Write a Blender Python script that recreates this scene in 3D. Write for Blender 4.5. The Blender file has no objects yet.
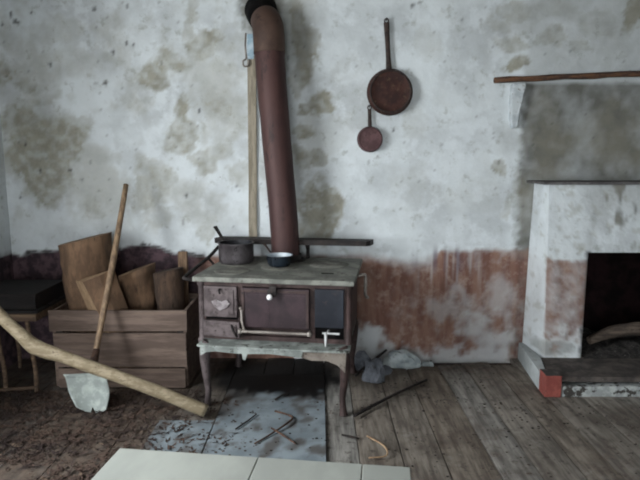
import bpy, bmesh, math, random
from mathutils import Vector, Matrix, noise
random.seed(7)
C = bpy.context.scene.collection
R = math.radians
WALL_Y = 4.03
LEFT_X, RIGHT_X, REAR_Y, CEIL_Z = -2.29, 3.3, -2.2, 2.8

# ------------------------------------------------------------------ helpers
def hexc(h):
    h = h.lstrip('#'); v = [int(h[i:i+2], 16) / 255 for i in (0, 2, 4)]
    return tuple((c / 12.92 if c <= .04045 else ((c + .055) / 1.055) ** 2.4) for c in v) + (1,)

def nz(x, y, z, o=4):
    return noise.fractal(Vector((x, y, z)), 1.0, 2.0, o)

class NT:
    def __init__(s, name):
        s.m = bpy.data.materials.new(name); s.m.use_nodes = True
        s.t = s.m.node_tree; s.n = s.t.nodes; s.l = s.t.links
        s.b = s.n['Principled BSDF']
        s.co = s.n.new('ShaderNodeTexCoord')
    def mapping(s, scale=(1, 1, 1), src='Object'):
        mp = s.n.new('ShaderNodeMapping'); mp.inputs['Scale'].default_value = scale
        s.l.new(s.co.outputs[src], mp.inputs[0]); return mp.outputs[0]
    def noise(s, vec, scale, detail=5, rough=.6):
        n = s.n.new('ShaderNodeTexNoise'); n.inputs['Scale'].default_value = scale
        n.inputs['Detail'].default_value = detail; n.inputs['Roughness'].default_value = rough
        s.l.new(vec, n.inputs['Vector']); return n.outputs['Fac']
    def ramp(s, fac, lo, hi, a=0., b=1.):
        n = s.n.new('ShaderNodeMapRange'); n.interpolation_type = 'SMOOTHSTEP'
        s.l.new(fac, n.inputs[0])
        n.inputs[1].default_value = lo; n.inputs[2].default_value = hi
        n.inputs[3].default_value = a; n.inputs[4].default_value = b
        return n.outputs[0]
    def math(s, op, a, b=None):
        n = s.n.new('ShaderNodeMath'); n.operation = op
        for i, v in enumerate((a, b)):
            if v is None: continue
            if isinstance(v, (int, float)): n.inputs[i].default_value = v
            else: s.l.new(v, n.inputs[i])
        return n.outputs[0]
    def mix(s, fac, a, b):
        n = s.n.new('ShaderNodeMix'); n.data_type = 'RGBA'
        if isinstance(fac, (int, float)): n.inputs[0].default_value = fac
        else: s.l.new(fac, n.inputs[0])
        for i, v in ((6, a), (7, b)):
            if isinstance(v, tuple): n.inputs[i].default_value = v
            else: s.l.new(v, n.inputs[i])
        return n.outputs[2]
    def attr(s, name):
        n = s.n.new('ShaderNodeAttribute'); n.attribute_name = name; return n.outputs['Fac']
    def out(s, col, rough=.8, metal=0., bump=None, bs=.3, bd=.01, spec=.5):
        if isinstance(col, tuple): s.b.inputs['Base Color'].default_value = col
        else: s.l.new(col, s.b.inputs['Base Color'])
        if isinstance(rough, (int, float)): s.b.inputs['Roughness'].default_value = rough
        else: s.l.new(rough, s.b.inputs['Roughness'])
        s.b.inputs['Metallic'].default_value = metal
        s.b.inputs['Specular IOR Level'].default_value = spec
        if bump is not None:
            bn = s.n.new('ShaderNodeBump'); bn.inputs['Strength'].default_value = bs
            bn.inputs['Distance'].default_value = bd
            s.l.new(bump, bn.inputs['Height']); s.l.new(bn.outputs[0], s.b.inputs['Normal'])
        return s.m

def mottled(name, a, b, c=None, scale=6, stretch=(1, 1, 1), rough=.8, metal=0., bs=.35, bd=.006,
            lo=.4, hi=.62, clo=.58, chi=.68, cscale=None, spec=.4):
    t = NT(name); v = t.mapping(stretch)
    n1 = t.noise(v, scale, 6, .62)
    col = t.mix(t.ramp(n1, lo, hi), hexc(a), hexc(b))
    if c:
        v2 = t.mapping(tuple(q * .9 + .1 for q in stretch))
        col = t.mix(t.ramp(t.noise(v2, cscale or scale * 2.7, 5, .65), clo, chi), col, hexc(c))
    bump = t.noise(v, scale * 5, 6, .7)
    return t.out(col, rough, metal, bump, bs, bd, spec)

class MB:
    def __init__(s): s.bm = bmesh.new()
    def box(s, cx, cy, cz, sx, sy, sz, rot=None, bev=0., mi=0):
        r = bmesh.ops.create_cube(s.bm, size=1)
        vs = r['verts']
        M = Matrix.Translation((cx, cy, cz)) @ (rot.to_4x4() if rot else Matrix()) @ Matrix.Diagonal((sx, sy, sz, 1))
        bmesh.ops.transform(s.bm, matrix=M, verts=vs)
        fs = list({f for v in vs for f in v.link_faces})
        for f in fs: f.material_index = mi
        if bev:
            es = list({e for v in vs for e in v.link_edges})
            bmesh.ops.bevel(s.bm, geom=es, offset=bev, segments=2, profile=.6, affect='EDGES')
        return s
    def span(s, x0, x1, y0, y1, z0, z1, bev=0., mi=0):
        return s.box((x0+x1)/2, (y0+y1)/2, (z0+z1)/2, x1-x0, y1-y0, z1-z0, None, bev, mi)
    def tube(s, pts, rad, n=12, rough=0., seed=0., capmi=0, mi=0, flat=1.):
        pts = [Vector(p) for p in pts]
        if isinstance(rad, (int, float)): rad = [rad] * len(pts)
        tang = []
        for i in range(len(pts)):
            a = pts[max(i-1, 0)]; b = pts[min(i+1, len(pts)-1)]
            tang.append((b - a).normalized())
        up = Vector((0, 0, 1)) if abs(tang[0].z) < .9 else Vector((0, 1, 0))
        nrm = tang[0].cross(up).normalized()
        rings = []
        for i, p in enumerate(pts):
            t = tang[i]; nrm = (nrm - t * nrm.dot(t)).normalized(); bi = t.cross(nrm)
            ring = []
            for k in range(n):
                a = 2 * math.pi * k / n
                q = rad[i]
                if rough:
                    q *= 1 + rough * nz(math.cos(a) * 1.3 + seed, math.sin(a) * 1.3, i * .35 + seed, 3)
                ring.append(s.bm.verts.new(p + (nrm * math.cos(a) + bi * math.sin(a) * flat) * q))
            rings.append(ring)
        for i in range(len(rings) - 1):
            for k in range(n):
                f = s.bm.faces.new((rings[i][k], rings[i][(k+1) % n], rings[i+1][(k+1) % n], rings[i+1][k]))
                f.smooth = True; f.material_index = mi
        f = s.bm.faces.new(list(reversed(rings[0]))); f.material_index = capmi
        f = s.bm.faces.new(rings[-1]); f.material_index = capmi
        return s
    def lathe(s, prof, n=40, M=None, mi=None):
        """prof: list of (r, z); closed by fans where r == 0"""
        rings = []
        for r, z in prof:
            if r < 1e-6: rings.append([s.bm.verts.new((0, 0, z))])
            else: rings.append([s.bm.verts.new((r*math.cos(2*math.pi*k/n), r*math.sin(2*math.pi*k/n), z)) for k in range(n)])
        new = [v for r in rings for v in r]
        for i in range(len(rings) - 1):
            a, b = rings[i], rings[i+1]
            for k in range(n):
                k2 = (k+1) % n
                if len(a) == 1 and len(b) == 1: continue
                if len(a) == 1: f = s.bm.faces.new((a[0], b[k], b[k2]))
                elif len(b) == 1: f = s.bm.faces.new((a[k], a[k2], b[0]))
                else: f = s.bm.faces.new((a[k], a[k2], b[k2], b[k]))
                f.smooth = True
                if mi: f.material_index = mi[i]
        if M is not None: bmesh.ops.transform(s.bm, matrix=M, verts=new)
        return s
    def poly(s, pts, d, axis='y', mi=0):
        """extrude a closed outline of (u, v) along an axis from d[0] to d[1]"""
        def P(u, v, w):
            return (u, w, v) if axis == 'y' else ((u, v, w) if axis == 'z' else (w, u, v))
        a = [s.bm.verts.new(P(u, v, d[0])) for u, v in pts]
        b = [s.bm.verts.new(P(u, v, d[1])) for u, v in pts]
        fs = [s.bm.faces.new(a), s.bm.faces.new(list(reversed(b)))]
        for i in range(len(a)):
            j = (i+1) % len(a)
            fs.append(s.bm.faces.new((a[i], b[i], b[j], a[j])))
        for f in fs: f.material_index = mi
        return s
    def xf(s, M):
        bmesh.ops.transform(s.bm, matrix=M, verts=s.bm.verts[:]); return s
    def rough(s, amp, freq, cuts=0, seed=0.):
        if cuts: bmesh.ops.subdivide_edges(s.bm, edges=s.bm.edges[:], cuts=cuts, use_grid_fill=True)
        for v in s.bm.verts:
            p = v.co * freq
            v.co += noise.noise_vector(Vector((p.x + seed, p.y, p.z))) * amp
        return s
    def build(s, name, mats, parent=None, weld=False):
        if weld: bmesh.ops.remove_doubles(s.bm, verts=s.bm.verts[:], dist=1e-5)
        bmesh.ops.recalc_face_normals(s.bm, faces=s.bm.faces[:])
        me = bpy.data.meshes.new(name); s.bm.to_mesh(me); s.bm.free()
        for m in (mats if isinstance(mats, (list, tuple)) else [mats]): me.materials.append(m)
        o = bpy.data.objects.new(name, me); C.objects.link(o)
        if parent: o.parent = parent
        return o

def tag(o, label, cat, group=None, kind=None):
    o['label'] = label; o['category'] = cat
    if group: o['group'] = group
    if kind: o['kind'] = kind
    return o
def thing(name, label, cat, loc, rz=0, group=None):
    o = bpy.data.objects.new(name, None); C.objects.link(o)
    o.empty_display_size = .1
    o.location = loc; o.rotation_euler = (0, 0, rz)
    return tag(o, label, cat, group)
def struct(o): o['kind'] = 'structure'; return o
def sm(o, ang=40):
    for p in o.data.polygons: p.use_smooth = True
    try: o.data.set_sharp_from_angle(angle=R(ang))
    except Exception: pass
    return o
def chain(pts, k=6):
    """Catmull-Rom through pts"""
    P = [Vector(p) for p in pts]; out = []
    for i in range(len(P) - 1):
        p0 = P[max(i-1, 0)]; p1 = P[i]; p2 = P[i+1]; p3 = P[min(i+2, len(P)-1)]
        for j in range(k):
            t = j / k
            out.append(.5 * ((2*p1) + (p2-p0)*t + (2*p0-5*p1+4*p2-p3)*t*t + (-p0+3*p1-3*p2+p3)*t**3))
    out.append(P[-1]); return out
def lerp_list(vals, n):
    out = []
    for i in range(n):
        t = i / (n-1) * (len(vals)-1); a = min(int(t), len(vals)-2); out.append(vals[a] + (vals[a+1]-vals[a]) * (t-a))
    return out
def between(a, b, z0='z'):
    """matrix whose z axis runs from a to b, origin at a"""
    a = Vector(a); d = Vector(b) - a
    return Matrix.Translation(a) @ d.to_track_quat('Z', 'Y').to_matrix().to_4x4()

# ------------------------------------------------------------------ materials
def mat_plaster():
    t = NT('old_limewash_plaster'); v = t.mapping()
    n1 = t.noise(v, 2.2, 6, .6); n2 = t.noise(v, 14, 6, .65); n3 = t.noise(v, 45, 5, .7)
    col = t.mix(t.ramp(n1, .38, .66), hexc('#d0d6d8'), hexc('#b8bdbf'))
    col = t.mix(t.ramp(n2, .55, .72, 0, .55), col, hexc('#92958e'))
    col = t.mix(t.ramp(t.noise(v, 5.5, 6, .6), .5, .62, 0, .6), col, hexc('#d6dcdf'))
    tan = t.attr('tan')
    tanc = t.mix(t.ramp(n2, .35, .65), hexc('#7f7b6a'), hexc('#959180'))
    col = t.mix(t.math('MULTIPLY', tan, .85), col, tanc)
    soot = t.attr('soot')
    sc_ = t.mix(t.ramp(n1, .4, .62), hexc('#656560'), hexc('#79776d'))
    col = t.mix(soot, col, sc_)
    dado = t.attr('dado')
    vs = t.mapping((1, 1, .18)); st = t.noise(vs, 12, 5, .6)
    dc = t.mix(t.ramp(st, .38, .62), hexc('#6e5046'), hexc('#85675a'))
    dc = t.mix(t.ramp(n2, .47, .7, 0, .65), dc, hexc('#a08c82'))
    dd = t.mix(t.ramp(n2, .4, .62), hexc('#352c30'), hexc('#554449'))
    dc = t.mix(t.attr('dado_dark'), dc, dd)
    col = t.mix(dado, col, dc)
    col = t.mix(t.math('MULTIPLY', t.attr('purple'), .7), col, hexc('#5d525f'))
    col = t.mix(t.attr('dark'), col, hexc('#2b2623'))
    speck = t.ramp(t.noise(v, 60, 2, .5), .76, .80, 0, .7)
    col = t.mix(speck, col, hexc('#55504a'))
    b = t.math('ADD', t.math('MULTIPLY', n2, .7), t.math('MULTIPLY', n3, .3))
    return t.out(col, .92, 0, b, .45, .012, .2)
M_plaster = mat_plaster()

def mat_floor():
    t = NT('dirty_floorboards')
    v = t.mapping((7, .7, 1)); v1 = t.mapping()
    tint = t.attr('tint')
    g = t.noise(v, 4, 7, .65)
    a = t.mix(t.ramp(g, .36, .64), hexc('#554a40'), hexc('#7f7467'))
    b = t.mix(t.ramp(g, .36, .64), hexc('#666460'), hexc('#98958f'))
    col = t.mix(tint, a, b)
    n1 = t.noise(v1, 1.6, 6, .65); n2 = t.noise(v1, 16, 6, .7)
    col = t.mix(t.ramp(n1, .48, .66, 0, .6), col, hexc('#453c34'))
    col = t.mix(t.ramp(n2, .54, .68, 0, .75), col, hexc('#332c28'))
    col = t.mix(t.ramp(t.noise(v1, 5, 6, .7), .58, .7, 0, .5), col, hexc('#938f88'))
    dirt = t.attr('dirt')
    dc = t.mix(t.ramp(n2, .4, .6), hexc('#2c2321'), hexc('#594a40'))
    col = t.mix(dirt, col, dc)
    col = t.mix(t.attr('ash_shade'), col, hexc('#131211'))  # blackens the boards under the stove: ash plus painted shade
    bmp = t.math('ADD', t.math('MULTIPLY', g, .6), n2)
    return t.out(col, .78, 0, bmp, .4, .01, .35)
M_floor = mat_floor()
M_wood = mottled('weathered_crate_wood', '#564840', '#6d5d53', '#3c322c', 4, (.8, 5, 6), .85, clo=.58, chi=.8)
M_woodv = mottled('old_timber_upright', '#5b4737', '#7d6650', '#3a2e27', 5, (9, 9, 1), .85)
M_wooddark = mottled('smoke_dark_wood', '#110e0e', '#1d1817', '#2e2622', 5, (1, 7, 7), .8)
M_bench = mottled('brown_bench_wood', '#4a3a2e', '#6b5846', '#2a221d', 5, (1, 7, 7), .85)
M_bark = mottled('log_bark', '#5a4636', '#755c47', '#453529', 6, (2.2, 2.2, .8), .95, bs=.5, bd=.015, clo=.56, chi=.74)
M_barkd = mottled('dark_log_bark', '#3c2f26', '#524033', '#2b211a', 6, (2.2, 2.2, .8), .95, bs=.8, bd=.02)
M_logface = mottled('sawn_log_face', '#6b543f', '#8b6f54', '#4d3c2d', 9, (1, 1, 1), .9)
M_split = mottled('split_log_face', '#7a634b', '#8f775c', '#5d4a38', 6, (6, 6, 1), .9)
M_handle = mottled('worn_shovel_handle', '#6b5744', '#8d765c', '#4c3c2f', 5, (8, 8, 1), .6)
M_pole = mottled('peeled_branch', '#7c6f58', '#968972', '#52463a', 5, (3, 8, 8), .7, clo=.58, chi=.7)
M_poleend = mottled('sawn_branch_end', '#9a927f', '#b9b3a2', '#7a705e', 9)
M_limed = mottled('lime_caked_steel', '#8b928e', '#a9b0aa', '#4a4944', 16, rough=.9, clo=.6, chi=.66, cscale=11)
M_rustdark = mottled('rusted_ferrule', '#3b2c26', '#5b4539', '#221b19', 20, rough=.8, metal=.2)
M_rustpipe = mottled('rusted_flue_steel', '#3c2827', '#4c3431', '#322220', 4, (1, 1, .35), .62, metal=.25, bs=.15)
M_rustpipet = mottled('brown_rusted_elbow', '#41312a', '#523f36', '#30241f', 5, (1, 1, 1), .7, metal=.2, bs=.2)
M_black = mottled('sooty_black', '#090808', '#151312', None, 12, rough=.95, spec=.1)
M_iron = mottled('stove_cast_iron', '#372b29', '#4c3c3a', '#251d1c', 9, rough=.6, metal=.3, bs=.3)
M_ironp = mottled('stove_door_iron', '#2f2528', '#3d2f33', '#4c3e3d', 9, rough=.5, metal=.35, bs=.25, clo=.6, chi=.75)
M_irong = mottled('dusty_stove_iron', '#463d3d', '#625858', '#352b2b', 12, rough=.65, metal=.2)
M_panel = mottled('blue_black_reservoir', '#1a1d25', '#272b33', '#322d2f', 6, rough=.42, metal=.35, bs=.1)
M_top = mottled('dust_covered_cooktop', '#5f605a', '#7e7f77', '#4a443e', 9, rough=.75, metal=.05, bs=.3, clo=.56, chi=.68)
M_topd = mottled('cooktop_ring_iron', '#5c5b55', '#7b7b72', '#403a36', 14, rough=.7, metal=.1)
M_tray = mottled('dusty_stove_shelf', '#6d726e', '#969c97', '#3b3b36', 10, rough=.8, clo=.57, chi=.64, cscale=13)
M_trayb = mottled('brown_stove_apron', '#5b524a', '#7c746b', '#3c322d', 10, rough=.8)
M_dkiron = mottled('dark_bar_iron', '#1d1919', '#2f2927', '#40332c', 16, rough=.65, metal=.4)
M_pale = mottled('pale_metal', '#b3b4b3', '#d2d3d2', '#8c8a86', 18, rough=.35, metal=.3, bs=.1)
M_knob = mottled('white_porcelain', '#dcdcdc', '#ececec', None, 10, rough=.25, bs=.05)
M_brassy = mottled('dull_pale_bar', '#77706a', '#948d86', '#5c5049', 15, rough=.5, metal=.4)
M_pot = mottled('grey_burnt_pot', '#3e393b', '#5a5557', '#221f20', 10, rough=.5, metal=.35, clo=.55, chi=.68)
M_potin = mottled('blackened_pot_inside', '#17171a', '#2b2c31', None, 14, rough=.5, metal=.2)
M_enb = mottled('dark_blue_enamel', '#14191f', '#202830', '#0e0f11', 9, rough=.25, bs=.05)
M_enw = mottled('white_enamel', '#b4bfc8', '#d3dbe0', '#7e8990', 7, rough=.3, bs=.05, clo=.62, chi=.75)
M_panr = mottled('rusty_pan_bottom', '#2c1713', '#40241d', '#54402f', 16, rough=.7, metal=.2, clo=.55, chi=.7, cscale=24)
M_panrs = mottled('small_rusty_pan_bottom', '#4c3536', '#63494a', '#38272a', 18, rough=.7, metal=.2)
M_panh = mottled('dark_pan_handle', '#2c2422', '#433732', '#1d1716', 18, rough=.7, metal=.3)
M_bar = mottled('rusted_iron_bar', '#43322a', '#6d4d37', '#84664a', 9, (1, 5, 5), .8, metal=.2, clo=.6, chi=.7)
M_lath = mottled('tan_lath_wood', '#7f7767', '#999080', '#625a4c', 6, (9, 9, 1), .85)
M_blue = mottled('pale_blue_paint', '#8ea6b4', '#b5c4cc', '#5f6a72', 20, rough=.7)
def mat_sheet():
    t = NT('grey_zinc_sheet'); v = t.mapping()
    n1 = t.noise(v, 3.5, 6, .6); n2 = t.noise(v, 13, 6, .7)
    col = t.mix(t.ramp(n1, .38, .62), hexc('#757f85'), hexc('#8f9aa0'))
    col = t.mix(t.ramp(n2, .55, .72, 0, .7), col, hexc('#53514c'))
    col = t.mix(t.attr('dirt'), col, hexc('#4e4640'))
    col = t.mix(t.attr('ash_shade'), col, hexc('#0e0d0d'))  # soot stain and painted stove shade on the sheet
    return t.out(col, .62, .1, n2, .2, .006, .4)
M_sheet = mat_sheet()
M_board = mottled('white_painted_boards', '#92958f', '#a0a39c', '#838580', 2.6, (1, .5, 1), .6, bs=.08, clo=.6, chi=.75)
M_leaf = mottled('dead_leaves', '#2b201e', '#4d3c33', '#6b5a4b', 5, rough=.9)
M_twig = mottled('brown_twig', '#3a2c26', '#5c4538', None, 20, rough=.9)
M_twigd = mottled('dark_twig', '#1d1917', '#332b27', None, 20, rough=.9)
M_twigp = mottled('pale_bent_wire', '#8a6f56', '#a98f70', None, 20, rough=.8)
M_chunk = mottled('fallen_plaster', '#8f999c', '#b4bcbd', '#6c6e6c', 9, rough=.95)
M_chunkd = mottled('grey_rubble', '#4e5157', '#6b6f76', '#3a3938', 9, rough=.95)
M_brick = mottled('red_painted_brick', '#783c35', '#8a4a41', '#603631', 12, rough=.85)
M_conc = mottled('white_crusted_concrete', '#8d9190', '#b0b4b2', '#3c3935', 18, rough=.95, clo=.52, chi=.6, cscale=16)
M_slab = mottled('sooty_hearth_slab', '#3a3533', '#58514c', '#6b645e', 9, rough=.9, clo=.6, chi=.72)
M_fire = mottled('soot_blackened_brick', '#120d0d', '#221617', None, 7, rough=.95, spec=.1)
M_ash = mottled('ash_and_cinders', '#1b1817', '#3c3835', '#5b5753', 22, rough=1, clo=.55, chi=.68)
M_char = mottled('grey_burnt_log', '#3e352f', '#62564b', '#221c19', 9, (1, 5, 5), .95)
M_plainwall = mottled('plain_limewash', '#9ba1a1', '#b4babb', '#84847c', 3, rough=.95)
M_ceil = mottled('dark_ceiling_boards', '#5d574f', '#736c62', '#443e38', 3, (6, .6, 1), .9)

# ------------------------------------------------------------------ setting
def ss(x, a, b):
    t = max(0., min(1., (x - a) / (b - a))); return t * t * (3 - 2 * t)
TAN = [(-2.02,1.57,.29,.3,.95),(-1.95,1.35,.22,.19,.8),(-2.27,2.1,.11,.07,.9),(-2.1,2.02,.09,.07,.7),(-2.21,1.8,.13,.1,.8),(-1.76,1.73,.11,.1,.5),(-1.65,1.15,.11,.16,.6),(-1.23,1.3,.16,.19,.6),(-1.18,1.08,.13,.13,.4),
(-1.19,2.09,.12,.1,.9),(-1.02,2.18,.14,.07,.75),(-.87,2.29,.13,.07,.7),(-.74,2.35,.13,.05,.8),(-.91,2.47,.05,.17,.5),(-1.41,2.23,.11,.07,.3),(-1.82,2.4,.21,.09,.3),(-1.77,2.2,.21,.11,.3),(-1.96,1.94,.19,.07,.45),
(-.97,1.87,.06,.11,.9),(-.99,1.66,.13,.16,.75),(-.87,1.5,.13,.13,.6),(-.71,1.87,.08,.07,.7),(-.71,1.58,.1,.08,.55),(-.58,1.41,.09,.13,.45),(-.82,1.14,.13,.15,.35),(-.85,.97,.07,.07,.5),
(-.14,2.47,.07,.2,.75),(-.09,2.21,.09,.18,.85),(-.01,1.89,.09,.09,1),(-.13,1.87,.08,.06,.8),(-.1,1.71,.09,.06,.9),(-.09,1.51,.12,.08,.8),(.01,1.15,.15,.2,1),(-.06,.97,.16,.09,.8),(-.17,2.03,.04,.1,.5),
(1.36,2.53,.1,.06,.5),(1.25,2.43,.1,.05,.4),(1.34,2.31,.14,.05,.55),(1.66,2.37,.1,.06,.5),(1.84,2.29,.08,.05,.45),(2.19,2.52,.07,.11,1),(1.39,2.16,.09,.05,.95),(1.29,1.44,.06,.05,.7),(1.96,2.47,.11,.07,.35),(1.68,2.52,.21,.07,.25),(.77,2.3,.1,.13,.2),(.68,1.78,.09,.14,.2),(.73,1.35,.1,.13,.2),(1.46,1.32,.06,.14,.4),(1.38,1.17,.04,.13,.35)]
SPECK = [(-2.159,2.508),(-2.22,2.441),(-2.135,2.454),(-2.108,2.448),(-2.018,2.521),(-1.365,2.313),(-1.317,2.3),(-1.46,2.252),(-.866,1.845),(-1.593,2.033),(-1.528,2.04),(-1.91,2.17),(-2.131,1.606),(-2.036,1.426),(-1.346,2.561),(-1.577,2.541),(-.981,1.245),(-.613,1.31),(.697,2.581),(.648,2.567),(.987,2.468),(-2.189,1.23),(-1.735,1.354),(-1.817,1.426),(.532,1.712)]
DADO = [(-2.4,.8),(-1.93,.835),(-1.6,.83),(-1.35,.86),(-1.2,.85),(-.9,.80),(-.4,.79),(.3,.78),(.6,.75),(.78,.74),(.9,.82),(1.2,.84),(4,.84)]
def dado_z(x):
    for (a, za), (b, zb) in zip(DADO, DADO[1:]):
        if a <= x <= b: return za + (zb - za) * (x - a) / (b - a)
    return .82
HOLE = (1.84, 2.58, .12, .872)      # fireplace opening in x and z

def paint(x, z, side=False):
    w = .5 * nz(x*5, z*5, 1.3, 5)
    w2 = nz(x*16, z*16, 7.1, 4)
    tan = 0.
    ux = x + .055 * nz(x*4, z*4, 21., 5) + .025 * nz(x*18, z*18, 5., 3)
    uz = z + .055 * nz(x*4, z*4, 33., 5) + .025 * nz(x*18, z*18, 9., 3)
    if not side:
        for px, pz, rx, rz, s_ in TAN:
            dx = (ux - px) / rx; dz = (uz - pz) / rz
            if abs(dx) > 2 or abs(dz) > 2: continue
            d = math.sqrt(dx*dx + dz*dz) + w * .9 + w2 * .25
            tan = max(tan, s_ * (1 - ss(d, .78, 1.12)))
        cl = ss(nz(x*2.2, z*2.2, 14., 6) + .25 * w2, .02 - .2 * (1 - ss(x, -.6, .3)), .5) * ss(z, .9, 1.2)
        tan = max(tan * (.95 + .6 * w2), cl * (.5 - .36 * ss(x, -.6, .3)))
        tan = min(1, tan)
    soot = 0.
    if not side:
        e = x - 1.43 + .03 * w2
        below = 1 - ss(z, 2.02, 2.06)
        soot = ss(e, -.02, .06) * (.32 + .68 * below) * (1 - ss(2.2 - z, 2.2, 2.3))
        soot *= .88 + .3 * nz(x*4, z*4, 3., 4) + .12 * w2
        soot = max(soot, .95 * (1 - ss(math.hypot(x + .41, z - 2.54) + .05 * w2, .10, .2)))
        soot = max(soot, .5 * (1 - ss(math.hypot((x + .18) / .12, (z - 2.35) / .25) + .4 * w2, .5, 1.3)))
    b = dado_z(x) + .03 * w + .018 * w2
    edge = .012 if x < -.8 else .03
    if .2 < x < .88: edge = .055
    if x > .88: edge = .02
    dado = 1 - ss(z, b - edge, b + edge)
    low = 0.
    if x > -.2:
        low = (1 - ss(z + .07 * w2 + .16 * w, .03, .14)) * .7
        low = max(low, ss(nz(x*3.5, z*4, 17., 5) + .35 * w2, -.1, .6) * .34 * ss(x, .3, .9))
        low = max(low, (1 - ss(math.hypot((x - 1.42) / .28, (z - .16) / .22) + 2.2 * w + .4 * w2, .2, 1.5)) * .62)
        low = max(low, (1 - ss(math.hypot((x - 1.36) / .12, (z - .52) / .16) + 2.4 * w + .5 * w2, .2, 1.6)) * .42)
        low = max(low, (1 - ss(math.hypot((x - .30) / .18, (z - .14) / .13) + 1.6 * w + .4 * w2, .4, 1.3)) * .8)
        st = ss(nz(x*28, z*1.5, 9., 3), .05, .4) * ss(z, .35, .75) * ss(x, .6, .85) * (1 - ss(x, 1.1, 1.3))
        low = max(low, st * .35)
    dado *= 1 - low
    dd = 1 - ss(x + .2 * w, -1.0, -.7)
    pur = 0.
    if .6 < x < 1.25:
        st = ss(nz(x*24, z*1.2, 2., 3), -.1, .35)
        pur = st * (1 - ss(abs(z - .76), .03, .14)) * ss(x, .6, .9) * (1 - ss(x, 1.05, 1.22))
    if x > 1.44:      # reddish streak running down by the fireplace
        stx = ss(x, 1.475, 1.49) * (1 - ss(z, .76, .80)) * (.8 + w2 * .6)
        dado = max(dado, stx); dd = max(dd, .35 * stx)
    dark = 0.
    if x < -.8:
        dark = (1 - ss(abs(z - b - .004), .004, .016)) * ss(nz(x*6, 0, 4.4, 2), -.1, .15) * .9
    if not side:
        for px, pz in SPECK:
            if abs(x - px) < .04 and abs(z - pz) < .05:
                dark = max(dark, .8 * (1 - ss(math.hypot((x - px) * 1.3, (z - pz) * .8) + .008 * w2, .006, .017)))
        if dark < .1 and z > 1 and nz(x*38, z*30, 11., 2) > .74: dark = .35
    return tan, soot, dado, dd, pur, dark

def relief(x, z, m):
    r = .006 * nz(x*2.5, z*2.5, 5., 4) + .0022 * nz(x*14, z*14, 2., 3)
    r -= .005 * m[0]                                  # fallen plaster sits deeper
    return r

def attrs(me, rows):
    for i, nme in enumerate(('tan', 'soot', 'dado', 'dado_dark', 'purple', 'dark')):
        a = me.attributes.new(nme, 'FLOAT', 'POINT')
        a.data.foreach_set('value', [r[i] for r in rows])

def wall_back():
    st = .016
    nx = int(round((RIGHT_X - LEFT_X) / st)); nzv = int(round(CEIL_Z / st))
    V, rows = [], []
    for j in range(nzv + 1):
        z = -.1 + (CEIL_Z + .1) * j / nzv
        for i in range(nx + 1):
            x = LEFT_X + (RIGHT_X - LEFT_X) * i / nx
            m = paint(x, z); V.append((x, WALL_Y - relief(x, z, m), z)); rows.append(m)
    F = []
    for j in range(nzv):
        for i in range(nx):
            x = LEFT_X + (RIGHT_X - LEFT_X) * (i + .5) / nx; z = -.1 + (CEIL_Z + .1) * (j + .5) / nzv
            if HOLE[0] - .03 < x < HOLE[1] + .03 and z < HOLE[3] + .03: continue
            if math.hypot(x + .405, z - 2.54) < .085: continue          # flue hole
            a = j * (nx + 1) + i; F.append((a, a + 1, a + nx + 2, a + nx + 1))
    me = bpy.data.meshes.new('wall_back'); me.from_pydata(V, [], F); me.update()
    attrs(me, rows); me.materials.append(M_plaster)
    for p in me.polygons: p.use_smooth = True
    o = bpy.data.objects.new('wall_back', me); C.objects.link(o); struct(o)
wall_back()

def wall_left():
    # plastered inner skin with a window opening, and a thick outer leaf around it
    y0, y1, wy0, wy1, wz0, wz1 = REAR_Y, WALL_Y + .06, WIN[0], WIN[1], WIN[2], WIN[3]
    st = .035; ny = int((y1 - y0) / st); nzv = int(CEIL_Z / st)
    ys = sorted(set([y0 + (y1 - y0) * i / ny for i in range(ny + 1)] + [wy0, wy1]))
    zs = sorted(set([-.1] + [CEIL_Z * i / nzv for i in range(nzv + 1)] + [wz0, wz1]))
    V, rows, F = [], [], []
    for z in zs:
        for y in ys:
            m = paint(-8.2 + y, z, True); m = (m[0], 0, m[2], 1, 0, 0)
            V.append((LEFT_X, y, z)); rows.append(m)
    n = len(ys)
    for j in range(len(zs) - 1):
        for i in range(n - 1):
            cy = (ys[i] + ys[i+1]) / 2; cz = (zs[j] + zs[j+1]) / 2
            if wy0 < cy < wy1 and wz0 < cz < wz1: continue
            F.append((j*n + i, j*n + i + 1, (j+1)*n + i + 1, (j+1)*n + i))
    me = bpy.data.meshes.new('wall_left'); me.from_pydata(V, [], F); me.update(); attrs(me, rows)
    me.materials.append(M_plaster)
    o = bpy.data.objects.new('wall_left', me); C.objects.link(o); struct(o)
    b = MB(); X0, X1 = LEFT_X - .45, LEFT_X - .002
    b.span(X0, X1, y0, y1 + .3, 0, wz0); b.span(X0, X1, y0, y1 + .3, wz1, CEIL_Z)
    b.span(X0, X1, y0, wy0, wz0, wz1); b.span(X0, X1, wy1, y1 + .3, wz0, wz1)
    b.build('masonry', M_plainwall, o)
WIN = (.7, 2.3, .8, 2.35)
wall_left()
FILL_GAP = (-1.7, .3, 0, 2.2)  # unseen rear opening, added to let in fill light
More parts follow.
